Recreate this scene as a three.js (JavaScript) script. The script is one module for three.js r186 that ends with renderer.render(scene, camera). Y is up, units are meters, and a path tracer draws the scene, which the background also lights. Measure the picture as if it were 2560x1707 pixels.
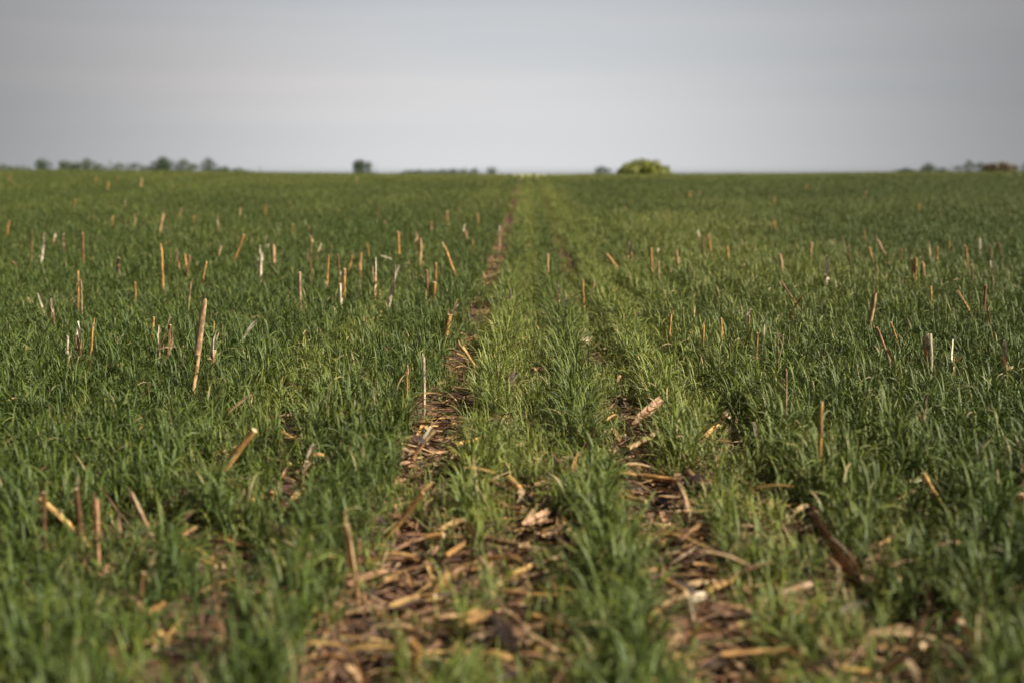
import * as THREE from 'three';

// ---------------------------------------------------------------- camera, sky, sun, exposure
const EYE = 0.7, FPX = 2844, CX = 1280, CY = 853.5, HZ = 433;          // eye height (m), lens in photo pixels, photo centre, level line
const camera = new THREE.PerspectiveCamera(2 * Math.atan(CY / FPX) * 180 / Math.PI, 1024 / 682, 0.05, 9000);
camera.position.set(0, EYE, 0);
camera.rotation.set(-Math.atan((CY - HZ) / FPX), Math.atan(42 / FPX), 0, 'YXZ');
camera.focus = 3.65;
camera.userData.fStop = 2.2;
camera.updateMatrixWorld(true);

const scene = new THREE.Scene();
const renderer = new THREE.WebGLRenderer({ antialias: true });
renderer.toneMapping = THREE.LinearToneMapping;
renderer.toneMappingExposure = 2.05;
renderer.shadowMap.enabled = true;

let seedState = 20240611;
const rnd = () => { seedState = (seedState + 0x6d2b79f5) | 0; let t = Math.imul(seedState ^ (seedState >>> 15), 1 | seedState); t = (t + Math.imul(t ^ (t >>> 7), 61 | t)) ^ t; return ((t ^ (t >>> 14)) >>> 0) / 4294967296; };
const reseed = (n) => { seedState = n; };
const rr = (a, b) => a + (b - a) * rnd();
const gauss = () => (rnd() + rnd() + rnd() + rnd() - 2) * 0.9;
const clamp = (v, a = 0, b = 1) => Math.min(b, Math.max(a, v));
const smooth = (a, b, v) => { const t = clamp((v - a) / (b - a)); return t * t * (3 - 2 * t); };
const hash = (x, y) => { let n = Math.imul(x | 0, 374761393) + Math.imul(y | 0, 668265263); n = Math.imul(n ^ (n >>> 13), 1274126177); return ((n ^ (n >>> 16)) >>> 0) / 4294967296; };
const vnoise = (x, y) => {
  const ix = Math.floor(x), iy = Math.floor(y), fx = x - ix, fy = y - iy, u = fx * fx * (3 - 2 * fx), v = fy * fy * (3 - 2 * fy);
  return (hash(ix, iy) * (1 - u) + hash(ix + 1, iy) * u) * (1 - v) + (hash(ix, iy + 1) * (1 - u) + hash(ix + 1, iy + 1) * u) * v;
};
const fbm = (x, y, o = 4) => { let s = 0, a = 0.5, t = 0; for (let i = 0; i < o; i++) { s += a * vnoise(x + i * 17.3, y - i * 9.1); t += a; x *= 2.03; y *= 2.03; a *= 0.5; } return s / t; };

{ // an even veil of thin high cloud, lighter low in the sky ahead, in long soft streaks
  const W = 1024, H = 512, data = new Float32Array(W * H * 4), deg = 180 / Math.PI;
  for (let j = 0; j < H; j++) {
    const el = ((j + 0.5) / H - 0.5) * 180;
    for (let i = 0; i < W; i++) {
      let az = ((i + 0.5) / W - 0.5) * 360 + 90;                       // 0 = straight ahead (-z), positive to the right
      if (az > 180) az -= 360;
      const e = Math.max(el, 0), a = az + 1.5;
      const glow = Math.exp(-Math.pow(Math.abs(a) / 22, 2.2)) * (0.62 * Math.exp(-Math.pow(e / 13, 2)) + 0.25 * Math.exp(-Math.pow(e / 25, 2)));
      const cx = Math.cos(az / deg) * 2.2, sx = Math.sin(az / deg) * 2.2, tilt = e - 0.006 * az, two = (f, s) => 0.6 * (fbm(cx * f + s, tilt * f * 0.75 + s, 4) + fbm(sx * f + s + 31, tilt * f * 0.75 + s + 57, 4)) + 0.2 * fbm((cx + sx) * f * 2 + s, tilt * f * 1.6, 3) - 0.7;
      const n1 = two(0.7, 40), n2 = two(1.5, 11);
      const streak = smooth(0.4, 2.5, e) * (0.24 * n1 + 0.07 * n2);
      const toSun = Math.max(0, Math.cos((az - 111) / deg) * Math.cos((el - 40) / deg));
      const L = 0.5 * (0.185 + 0.06 * toSun * toSun + 0.51 * glow / 0.87) * (1 + streak) * (1 - 0.08 * smooth(3, 30, e));
      const warm = (0.16 * n1 + 0.03 * Math.exp(-(((az + 15) / 9) ** 2)) * Math.exp(-(((e - 4.5) / 2) ** 2))) * smooth(1, 4, e) + 0.01 * glow, cool = 0.05 * smooth(3, 11, e) + 0.012;
      const k = (j * W + i) * 4;
      data[k] = L * (0.985 + warm - cool * 0.75); data[k + 1] = L * (0.995 + cool * 0.05); data[k + 2] = L * (1.01 - warm * 0.5 + cool * 0.85); data[k + 3] = 1;
    }
  }
  const t = new THREE.DataTexture(data, W, H, THREE.RGBAFormat, THREE.FloatType);
  t.mapping = THREE.EquirectangularReflectionMapping; t.magFilter = THREE.LinearFilter; t.minFilter = THREE.LinearFilter; t.needsUpdate = true;
  scene.background = t; scene.environment = t;
}
const sun = new THREE.DirectionalLight(new THREE.Color(1.0, 0.915, 0.745), 4.9);
sun.name = 'sun';
sun.position.set(88, 76, 34);
sun.castShadow = true; sun.shadow.radius = 1.2; sun.shadow.mapSize.set(4096, 4096);
Object.assign(sun.shadow.camera, { left: -60, right: 60, top: 60, bottom: -60, near: 1, far: 300 });
scene.add(sun, sun.target);

// ---------------------------------------------------------------- the lie of the land
const CREST = 34;
function height(x, z) {
  const D = -z;
  const q = Math.max(0, Math.min(D, CREST) - 4) / (CREST - 4), near = q < 0.12 ? q * q / 0.24 : q - 0.06 - 0.55 * Math.max(0, q - 0.75) ** 2;
  const k = CREST / Math.max(D, 12), side = 0.53 + 0.12 * smooth(2, 15, -x * k) + 0.07 * smooth(3, 15, x * k);
  let h = side * near / 0.906;
  if (D > CREST) { const d = D - CREST; h = Math.max(h - (d < 20 ? 0.0009 * d * d : 0.36 + 0.036 * (d - 20)), -3.4); }
  h += 0.05 * (fbm(x * 0.09 + 3, z * 0.06 + 8, 2) - 0.5) * smooth(3, 9, D) * (1 - smooth(22, CREST, D));
  return h;
}
const wheel = (x, z = 0) => (0.3 + 0.3 * smooth(4, 8, -z) + 1.25 * smooth(0.3, 0.68, fbm(x * 1.5 + 7, z * 1.9 + 3, 3))) * Math.exp(-(((x + 0.235) / 0.088) ** 2)) + 0.85 * (0.25 + 0.3 * smooth(4, 8, -z) + 1.2 * smooth(0.32, 0.7, fbm(x * 1.5 + 27, z * 1.7 + 13, 3))) * Math.exp(-(((x - 0.265) / 0.072) ** 2));
function micro(x, z) { // clods and the pressed wheel strips
  const D = -z;
  if (D > 26) return 0;
  const k = 1 - smooth(16, 26, D);
  return k * (0.028 * (fbm(x * 9 + 5, z * 9, 3) - 0.5) + 0.012 * (fbm(x * 30, z * 30 + 7, 2) - 0.5) - 0.018 * wheel(x, z));
}
const groundY = (x, z) => height(x, z) + micro(x, z);

const rowDir = new THREE.Vector3();
function pixelRay(px, py) { return rowDir.set((px - CX) / FPX, -(py - CY) / FPX, -1).applyQuaternion(camera.quaternion).clone().normalize(); }
function pixelGround(px, py, lift = 0) {   // where the sight line meets the ground raised by lift
  const d = pixelRay(px, py);
  let t = 0.6;
  for (let i = 0; i < 4000 && t < 130; i++) {
    const y = EYE + d.y * t;
    if (y < height(d.x * t, d.z * t) + lift) break;
    t *= 1.004;
  }
  return new THREE.Vector3(d.x * t, EYE + d.y * t, d.z * t);
}
function pixelAtDepth(px, py, P) {          // where the sight line meets the upright plane through P that faces the camera
  const d = pixelRay(px, py), n = new THREE.Vector3(0, 0, -1).applyQuaternion(camera.quaternion); n.y = 0; n.normalize();
  const t = n.dot(P) / n.dot(d);
  return new THREE.Vector3(d.x * t, EYE + d.y * t, d.z * t);
}

// ---------------------------------------------------------------- small helpers
class MB {                                  // collects strips, tubes and sheets into one geometry
  constructor() { this.p = []; this.n = []; this.t = []; this.c = []; this.i = []; }
  vert(p, n, u, v, c) { this.p.push(p.x, p.y, p.z); this.n.push(n.x, n.y, n.z); this.t.push(u, v); if (c) this.c.push(c[0], c[1], c[2]); return this.p.length / 3 - 1; }
  tri(a, b, c) { this.i.push(a, b, c); }
  geo() {
    const g = new THREE.BufferGeometry();
    g.setAttribute('position', new THREE.BufferAttribute(new Float32Array(this.p), 3));
    g.setAttribute('normal', new THREE.BufferAttribute(new Float32Array(this.n), 3));
    g.setAttribute('uv', new THREE.BufferAttribute(new Float32Array(this.t), 2));
    if (this.c.length) g.setAttribute('color', new THREE.BufferAttribute(new Float32Array(this.c), 3));
    g.setIndex(this.i);
    return g;
  }
}
const V = (x, y, z) => new THREE.Vector3(x, y, z);
const used = new Map();
function numbered(name) { const k = used.get(name) || 0; used.set(name, k + 1); return k ? name + '_' + String(k).padStart(3, '0') : name; }
function shade(o) { o.castShadow = true; o.receiveShadow = true; return o; }
function mesh(name, geo, mat, parent) { const m = shade(new THREE.Mesh(geo, mat)); m.name = parent === scene ? numbered(name) : name; parent.add(m); return m; }
function tag(o, label, category, group) { o.userData.label = label; o.userData.category = category; if (group) o.userData.group = group; return o; }

// ---------------------------------------------------------------- textures
function canvasTexture(w, h, draw, srgb = true) {
  const c = document.createElement('canvas'); c.width = w; c.height = h;
  const x = c.getContext('2d'), im = x.createImageData(w, h);
  draw(im.data, w, h);
  x.putImageData(im, 0, 0);
  const t = new THREE.CanvasTexture(c);
  t.wrapS = t.wrapT = THREE.RepeatWrapping; if (srgb) t.colorSpace = THREE.SRGBColorSpace;
  return t;
}
const tileNoise = (x, y, w, h, s) => { // value noise that repeats over w x h cells
  const ix = Math.floor(x), iy = Math.floor(y), fx = x - ix, fy = y - iy, u = fx * fx * (3 - 2 * fx), v = fy * fy * (3 - 2 * fy), q = (a, b) => hash(((a % w) + w) % w + s * 131, ((b % h) + h) % h + s * 57);
  return (q(ix, iy) * (1 - u) + q(ix + 1, iy) * u) * (1 - v) + (q(ix, iy + 1) * (1 - u) + q(ix + 1, iy + 1) * u) * v;
};
// fibres run along v; streaks, weathered blotches and mildew specks
const fibreTex = canvasTexture(256, 512, (d, w, h) => {
  for (let y = 0; y < h; y++) for (let x = 0; x < w; x++) {
    const u = x / w, v = y / h;
    const f = tileNoise(u * 48, v * 4, 48, 4, 1) * 0.5 + tileNoise(u * 96, v * 8, 96, 8, 2) * 0.5;
    const b = tileNoise(u * 5, v * 9, 5, 9, 3) * 0.6 + tileNoise(u * 14, v * 30, 14, 30, 4) * 0.4;
    const s = tileNoise(u * 60, v * 120, 60, 120, 5) > 0.86 && b > 0.45 ? 0.55 : 1;
    const g = (0.62 + 0.38 * f) * (0.72 + 0.42 * smooth(0.2, 0.75, b)) * s, k = (y * w + x) * 4;
    d[k] = 255 * clamp(g); d[k + 1] = 255 * clamp(g * (0.97 - 0.10 * (1 - b))); d[k + 2] = 255 * clamp(g * (0.94 - 0.2 * (1 - b))); d[k + 3] = 255;
  }
});
const fibreBump = canvasTexture(256, 512, (d, w, h) => {
  for (let y = 0; y < h; y++) for (let x = 0; x < w; x++) {
    const u = x / w, v = y / h, f = tileNoise(u * 40, v * 3, 40, 3, 7) * 0.7 + tileNoise(u * 20, v * 20, 20, 20, 8) * 0.3, k = (y * w + x) * 4;
    d[k] = d[k + 1] = d[k + 2] = 255 * f; d[k + 3] = 255;
  }
}, false);
const soilTex = canvasTexture(1024, 1024, (d, w, h) => {
  for (let y = 0; y < h; y++) for (let x = 0; x < w; x++) {
    const u = x / w, v = y / h;
    const a = tileNoise(u * 9, v * 9, 9, 9, 11), b = tileNoise(u * 37, v * 37, 37, 37, 12), c = tileNoise(u * 150, v * 150, 150, 150, 13), e = tileNoise(u * 420, v * 420, 420, 420, 14);
    let g = 0.42 + 0.22 * a + 0.2 * b + 0.25 * c + 0.2 * e;
    const straw = tileNoise(u * 60 + 2 * a, v * 210, 60, 210, 15) > 0.83 || tileNoise(u * 190, v * 70 + 2 * b, 190, 70, 16) > 0.86;
    const k = (y * w + x) * 4, q = straw ? 1.3 : 1;
    d[k] = 255 * clamp(0.52 * g * q); d[k + 1] = 255 * clamp(0.40 * g * q * (straw ? 0.96 : 1)); d[k + 2] = 255 * clamp(0.33 * g * (straw ? 1.35 : 1)); d[k + 3] = 255;
  }
});
const soilBump = canvasTexture(512, 512, (d, w, h) => {
  for (let y = 0; y < h; y++) for (let x = 0; x < w; x++) {
    const u = x / w, v = y / h, f = 0.5 * tileNoise(u * 22, v * 22, 22, 22, 21) + 0.3 * tileNoise(u * 70, v * 70, 70, 70, 22) + 0.2 * tileNoise(u * 180, v * 180, 180, 180, 23), k = (y * w + x) * 4;
    d[k] = d[k + 1] = d[k + 2] = 255 * f; d[k + 3] = 255;
  }
}, false);

const leafMat = new THREE.MeshPhysicalMaterial({ name: 'grass_leaf', color: 0xffffff, vertexColors: true, roughness: 0.5, transmission: 0.4, thickness: 0, side: THREE.DoubleSide, specularIntensity: 0.48 });
const crownMat = new THREE.MeshPhysicalMaterial({ name: 'tree_leaf', color: 0xffffff, vertexColors: true, roughness: 0.8, transmission: 0.3, thickness: 0, side: THREE.DoubleSide });
const barkMat = new THREE.MeshStandardMaterial({ name: 'bark', color: new THREE.Color().setRGB(0.09, 0.07, 0.055), roughness: 0.95 });
const litterMat = new THREE.MeshPhysicalMaterial({ name: 'corn_litter', color: 0xffffff, map: fibreTex, vertexColors: true, roughness: 0.75, transmission: 0.2, thickness: 0, side: THREE.DoubleSide });
const TONES = { o: [0.54, 0.34, 0.125], y: [0.62, 0.44, 0.17], p: [0.62, 0.47, 0.29], w: [0.80, 0.74, 0.62], b: [0.27, 0.165, 0.085], d: [0.085, 0.055, 0.036], g: [0.38, 0.30, 0.21], k: [0.48, 0.30, 0.19] };
const stemMats = {}, sheetMats = {};
for (const [k, c] of Object.entries(TONES)) {
  stemMats[k] = new THREE.MeshStandardMaterial({ name: 'stem_' + k, color: new THREE.Color().setRGB(...c.map((v) => Math.min(0.85, v * (k === 'd' || k === 'b' ? 1 : 1.22)))), map: fibreTex, bumpMap: fibreBump, bumpScale: 0.0016, roughness: 0.62 });
  sheetMats[k] = new THREE.MeshPhysicalMaterial({ name: 'sheet_' + k, color: new THREE.Color().setRGB(...c.map((v) => Math.min(0.85, v * 1.12 + 0.03))), map: fibreTex, bumpMap: fibreBump, bumpScale: 0.0012, roughness: 0.7, transmission: k === 'd' ? 0.05 : 0.25, thickness: 0, side: THREE.DoubleSide });
}
const pithMat = new THREE.MeshStandardMaterial({ name: 'pith', color: new THREE.Color().setRGB(0.46, 0.34, 0.20), roughness: 0.95 });
const nodeMat = new THREE.MeshStandardMaterial({ name: 'node', color: new THREE.Color().setRGB(0.22, 0.12, 0.05), roughness: 0.8 });
const rootMat = new THREE.MeshStandardMaterial({ name: 'root', color: new THREE.Color().setRGB(0.10, 0.066, 0.043), map: soilTex, bumpMap: soilBump, bumpScale: 0.006, roughness: 1 });

// ---------------------------------------------------------------- ground: one sheet out to the horizon
{
  const zs = [], xs = [];
  for (let z = 6; z > 0; z -= 0.3) zs.push(z);
  for (let D = 0; D < 4500;) { zs.push(-D); D += D < 9 ? 0.05 : Math.max(0.05, D * 0.011);  }
  for (let x = 0; x < 3500;) { xs.push(x); x += x < 3 ? 0.05 : x * 0.03; }
  const X = [...xs.slice(1).reverse().map((v) => -v), ...xs], mb = new MB(), up = V(0, 1, 0), p = V(0, 0, 0);
  for (const z of zs) for (const x of X) {
    p.set(x, groundY(x, z), z);
    const far = smooth(46, 54, -z), wide = smooth(0.7, 1.1, Math.abs(x) / (6 + Math.max(0, -z))), m = Math.max(far, wide) , v = 0.85 + 0.3 * fbm(x * 0.02, z * 0.02, 3);
    const green = [1.05 * v, 2.0 * v, 0.62 * v];
    mb.vert(p, up, x / 1.3, z / 1.3, [0.5 + (green[0] - 0.5) * m, 0.44 + (green[1] - 0.44) * m, 0.36 + (green[2] - 0.36) * m]);
  }
  const nx = X.length;
  for (let j = 0; j < zs.length - 1; j++) for (let i = 0; i < nx - 1; i++) { const a = j * nx + i; mb.tri(a, a + 1, a + nx); mb.tri(a + 1, a + nx + 1, a + nx); }
  const g = mb.geo(); g.computeVertexNormals();
  const m = new THREE.MeshStandardMaterial({ name: 'soil', map: soilTex, bumpMap: soilBump, bumpScale: 0.012, roughness: 1, vertexColors: true });
  mesh('ground', g, m, scene).userData.kind = 'structure';
}

// ---------------------------------------------------------------- pieces of corn stubble: shapes
const Y = V(0, 1, 0);
function frames(pts) { // parallel-transported side vectors along a line of points
  const out = []; let side = null;
  for (let i = 0; i < pts.length; i++) {
    const t = pts[Math.min(i + 1, pts.length - 1)].clone().sub(pts[Math.max(i - 1, 0)]).normalize();
    if (!side) { side = V(t.y, -t.x, 0.31).cross(t); if (side.lengthSq() < 1e-4) side = V(1, 0, 0); }
    side = side.clone().sub(t.clone().multiplyScalar(side.dot(t))).normalize();
    out.push({ t, s: side, b: t.clone().cross(side) });
  }
  return out;
}
function tube(pts, rad, sides = 9, from = 0, to = Math.PI * 2, v0 = 0, squash = 1) { // a tapered tube, or an open shell where from/to leave a gap
  const mb = new MB(), fr = frames(pts), closed = to - from > 6.28; let v = v0;
  for (let i = 0; i < pts.length; i++) {
    if (i) v += pts[i].distanceTo(pts[i - 1]) * 4;
    for (let k = 0; k <= sides; k++) {
      const a = from + (to - from) * k / sides, r = typeof rad === 'function' ? rad(i / (pts.length - 1), a) : rad;
      const n = fr[i].s.clone().multiplyScalar(Math.cos(a)).addScaledVector(fr[i].b, Math.sin(a) * squash);
      mb.vert(pts[i].clone().addScaledVector(n, r), n.clone().normalize(), k / sides + v0 * 0.37, v);
    }
  }
  const m = sides + 1;
  for (let i = 0; i < pts.length - 1; i++) for (let k = 0; k < sides; k++) { const a = i * m + k; mb.tri(a, a + 1, a + m); mb.tri(a + 1, a + m + 1, a + m); }
  return mb.geo();
}
function disc(c, t, r, rough = 0.25) { // a cut or broken end, a little ragged
  const mb = new MB(), s = V(t.y, -t.x, 0.31).cross(t).normalize(), b = t.clone().cross(s), n = 9;
  const o = mb.vert(c.clone().addScaledVector(t, r * rough * 0.6), t, 0.5, 0.5), ring = [];
  for (let k = 0; k < n; k++) { const a = k / n * 6.2832; ring.push(mb.vert(c.clone().addScaledVector(s, Math.cos(a) * r).addScaledVector(b, Math.sin(a) * r).addScaledVector(t, r * rough * (rnd() - 0.5)), t, 0.5 + 0.4 * Math.cos(a), 0.5 + 0.4 * Math.sin(a))); }
  for (let k = 0; k < n; k++) mb.tri(o, ring[k], ring[(k + 1) % n]);
  return mb.geo();
}
function sheet(pts, width, cup, faceUp, ragged = 0.12) { // a dry leaf or husk: a cupped strip along a line
  const mb = new MB(), m = 5, tot = pts.length - 1, v0 = rnd(); let v = v0, side = null;
  for (let i = 0; i <= tot; i++) {
    if (i) v += pts[i].distanceTo(pts[i - 1]) * 4;
    const t = pts[Math.min(i + 1, tot)].clone().sub(pts[Math.max(i - 1, 0)]).normalize();
    let s = t.clone().cross(faceUp(i / tot)).normalize(); if (side && s.dot(side) < 0) s.negate(); side = s;
    const n = s.clone().cross(t).normalize(), w = width(i / tot);
    for (let k = 0; k < m; k++) {
      const q = k / (m - 1) * 2 - 1, e = 1 + ragged * (hash(i * 7 + k * 13, Math.floor(v0 * 999)) - 0.5) * Math.abs(q) * 2;
      mb.vert(pts[i].clone().addScaledVector(s, q * w * e * (1 - 0.25 * Math.abs(cup))).addScaledVector(n, q * q * cup * w), n.clone().addScaledVector(s, -q * cup).normalize(), 0.1 + v0 + (q + 1) * w * 9, v);
    }
  }
  for (let i = 0; i < tot; i++) for (let k = 0; k < m - 1; k++) { const a = i * m + k; mb.tri(a, a + 1, a + m); mb.tri(a + 1, a + m + 1, a + m); }
  return mb.geo();
}
function line(A, B, n, bend) { // n+1 points from A to B, bowed by the vector bend
  const out = [];
  for (let i = 0; i <= n; i++) { const t = i / n; out.push(A.clone().lerp(B, t).addScaledVector(bend, 4 * t * (1 - t))); }
  return out;
}
const wob = (s) => V(gauss() * s, gauss() * s, gauss() * s);

// kinds: c clean stem, s stem with its leaf sheath, h stem with torn papery husk at the top, x stem split in halves, l dry leaf strip, k wide husk piece, n bent broken stem, r root clump
function cornPiece(kind, A, B, r, tone, root, upright) {
  const len = A.distanceTo(B), dir = B.clone().sub(A).normalize(), st = stemMats[tone], sh = sheetMats[tone];
  const pale = sheetMats[tone === 'w' ? 'w' : tone === 'b' || tone === 'd' || tone === 'g' ? 'g' : 'p'];
  const stem = (P, Q, r0, r1, m = st, ends = 3) => {
    const pts = line(P, Q, 10, wob(P.distanceTo(Q) * 0.018)), ph = rnd(), gap = rr(0.11, 0.15), L = P.distanceTo(Q), t = Q.clone().sub(P).normalize();
    mesh('stem', tube(pts, (q, a) => (r0 + (r1 - r0) * q) * (1 + 0.05 * Math.sin(2 * a + ph * 9)), 10, 0, Math.PI * 2, rnd() * 3), m, root);
    if (r0 > 0.0035) for (let d = gap * (0.25 + 0.6 * ph); d < L - 0.01; d += gap) {
      const q = d / L, c = P.clone().lerp(Q, q).addScaledVector(pts[5].clone().sub(P.clone().lerp(Q, 0.5)), 4 * q * (1 - q)), rad = r0 + (r1 - r0) * q;
      mesh('node', tube([c.clone().addScaledVector(t, -0.006), c.clone().addScaledVector(t, -0.002), c.clone().addScaledVector(t, 0.002), c.clone().addScaledVector(t, 0.006)], (e) => rad * (1.02 + 0.13 * Math.sin(e * Math.PI)), 10), nodeMat, root);
    }
    if (ends & 1) mesh('cut_end', disc(Q, t, r1 * 0.99, 0.9), pithMat, root);
    if (ends & 2 && !upright) mesh('cut_end', disc(P, t.clone().negate(), r0 * 0.99, 0.5), pithMat, root);
  };
  const strip = (P, Q, w, m, curl, cup = 0.5, name = 'leaf_blade') => {
    const L = P.distanceTo(Q), bend = wob(L * curl), side = wob(1), f = wob(1).add(upright ? V(0, 0.1, 1) : V(0, 1.2, 0.6));
    if (upright) f.addScaledVector(dir, -f.dot(dir));
    mesh(name, sheet(line(P, Q, 8, bend).map((p, i) => p.addScaledVector(side, Math.sin(i * 1.3) * w * 0.15)), (q) => w * (0.45 + 0.55 * Math.sin(Math.PI * clamp(0.12 + q * 0.8))), cup, (q) => f.clone().addScaledVector(side, (q - 0.5) * 0.9), 0.3), m, root);
  };
  if (kind === 'c') {
    stem(A, B, r * 1.0, r * 0.86);
    if (upright && len > 0.05 && rnd() < 0.6) { const P = A.clone().lerp(B, rr(0.25, 0.6)); strip(P, P.clone().addScaledVector(dir, rr(0.04, 0.09)).add(V(gauss() * 0.016, 0, gauss() * 0.016)), r * rr(0.5, 0.95), pale, 0.14, 0.6); }
    if (upright && len > 0.05 && rnd() < 0.5) { const P = B.clone().addScaledVector(dir, -0.02); strip(P, B.clone().addScaledVector(dir, rr(0.005, 0.03)).add(wob(0.006)), r * rr(0.4, 0.8), rnd() < 0.5 ? pale : sh, 0.1, 0.6, 'split_fibre'); }
  }
  if (kind === 's') {
    stem(A, B, r * 1.0, r * 0.72);
    const P = A.clone().lerp(B, rr(0.42, 0.55)), Q = A.clone().lerp(B, rr(0.96, 1.02)), a0 = rnd() * 6;
    mesh('leaf_sheath', tube(line(P, Q, 8, wob(len * 0.01)), (q) => r * (0.98 + 0.42 * Math.sin(Math.PI * Math.min(1, 0.15 + q * 0.8))), 9, a0, a0 + 5.0, rnd() * 3), pale, root);
    strip(Q.clone().addScaledVector(dir, -0.015), Q.clone().addScaledVector(dir, 0.022).add(wob(0.006)), r * 0.55, pale, 0.1);
  }
  if (kind === 'h') {
    stem(A, A.clone().lerp(B, 0.72), r, r * 0.85);
    const P = A.clone().lerp(B, rr(0.5, 0.62));
    strip(P, B, r * 1.25, sheetMats[tone === 'o' || tone === 'y' ? 'p' : 'w'], 0.04, 0.8, 'husk');
    strip(P.clone().add(wob(0.003)), B.clone().add(V(gauss() * 0.02, -0.3 * len * rnd(), gauss() * 0.02)), r * 1.0, pale, 0.08, 0.7, 'husk');
    if (len > 0.12) strip(P, P.clone().add(V(gauss() * 0.035, -0.01 + gauss() * 0.03, gauss() * 0.035)), r * 0.9, pale, 0.2, 0.4, 'husk');
  }
  if (kind === 'x') {
    const off = V(r * 0.75, 0, 0);
    stem(A, A.clone().lerp(B, 0.3), r, r);
    for (const s of [-1, 1]) {
      const a0 = s < 0 ? Math.PI * 0.5 : -Math.PI * 0.5;
      mesh('split_half', tube(line(A.clone().lerp(B, 0.22).addScaledVector(off, s * 0.5), B.clone().addScaledVector(off, s * 1.1).add(V(0, s * len * 0.03, 0)), 8, wob(len * 0.015)), (q) => r * (0.85 - 0.25 * q), 6, a0, a0 + Math.PI * 0.9, rnd() * 3), s < 0 ? sheetMats.y : sheetMats.w, root);
    }
    strip(A.clone().lerp(B, 0.75), B.clone().add(V(r * 0.3, len * 0.03, 0)), r * 0.9, sheetMats.w, 0.03, 0.7, 'husk');
  }
  if (kind === 'l') { strip(A, B, r, sh, 0.07, rr(0.25, 0.8)); if (r > 0.005) mesh('midrib', tube(line(A, B, 6, wob(len * 0.03)), (q) => r * 0.16 * (1 - 0.6 * q), 5), st, root); }
  if (kind === 'k') {
    const w = wob(r * 0.8); w.y = Math.abs(w.y) * 0.5;
    strip(A, B, r * 1.2, sh, 0.06, 0.75, 'husk');
    strip(A.clone().add(w), B.clone().addScaledVector(w, -1.1), r * 0.8, pale, 0.1, 0.6, 'husk');
    strip(A.clone().addScaledVector(w, -0.5), A.clone().lerp(B, 0.7).add(w.multiplyScalar(1.5)), r * 0.7, sh, 0.12, 0.5, 'husk');
  }
  if (kind === 'n') {
    const K = A.clone().lerp(B, 0.52).add(V(rr(0.35, 0.5) * 0.16 * len * 2.2, 0.01, 0));
    stem(A, K, r, r * 0.95, st, 2); stem(K, B, r * 0.95, r * 0.85, st, 1);
    strip(K.clone().add(wob(0.004)), K.clone().add(wob(0.02)).addScaledVector(dir, 0.03), r * 0.8, pale, 0.1, 0.5, 'husk');
  }
  if (kind === 'r') {
    const g = new THREE.IcosahedronGeometry(1, 5), q = g.attributes.position, v = V(0, 0, 0), s0 = rnd() * 50;
    for (let i = 0; i < q.count; i++) {
      v.fromBufferAttribute(q, i);
      const k = 0.7 + 0.75 * (fbm(v.x * 1.9 + s0, v.y * 1.9 + v.z * 2.3, 3) - 0.4) + 0.5 * (fbm(v.x * 6 + v.z * 5, v.y * 7 + s0, 3) - 0.5);
      q.setXYZ(i, v.x * k * r * 2.0, v.y * k * r * 1.35, v.z * k * r * 1.7);
    }
    g.translate(A.x, A.y + r * 0.5, A.z); g.computeVertexNormals();
    mesh('root_ball', g, rootMat, root);
    const S = A.clone().add(V(0, r * 0.9, 0));
    stem(S, B, r * 0.42, r * 0.36, stemMats[tone], 1);
    for (let i = 0; i < 9; i++) {
      const a = i * 0.7 + rnd(), P = S.clone().lerp(A, rnd()), Q = A.clone().add(V(Math.cos(a) * r * rr(2.0, 3.0), rr(-0.2, 1.2) * r, Math.sin(a) * r * rr(1.6, 2.6)));
      mesh('root', tube(line(P, Q, 6, V(gauss() * 0.01, r * 0.6, gauss() * 0.01)), (t) => r * 0.11 * (1.1 - 0.8 * t), 5), i % 3 ? stemMats.b : stemMats.d, root);
    }
    strip(S, S.clone().add(V(r * 1.9, r * 0.2, r * 0.7)), r * 0.45, sheetMats.b, 0.15, 0.5);
    strip(S, S.clone().add(V(-r * 1.7, -r * 0.1, r * 0.9)), r * 0.4, sheetMats.g, 0.2, 0.5);
  }
}

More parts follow.
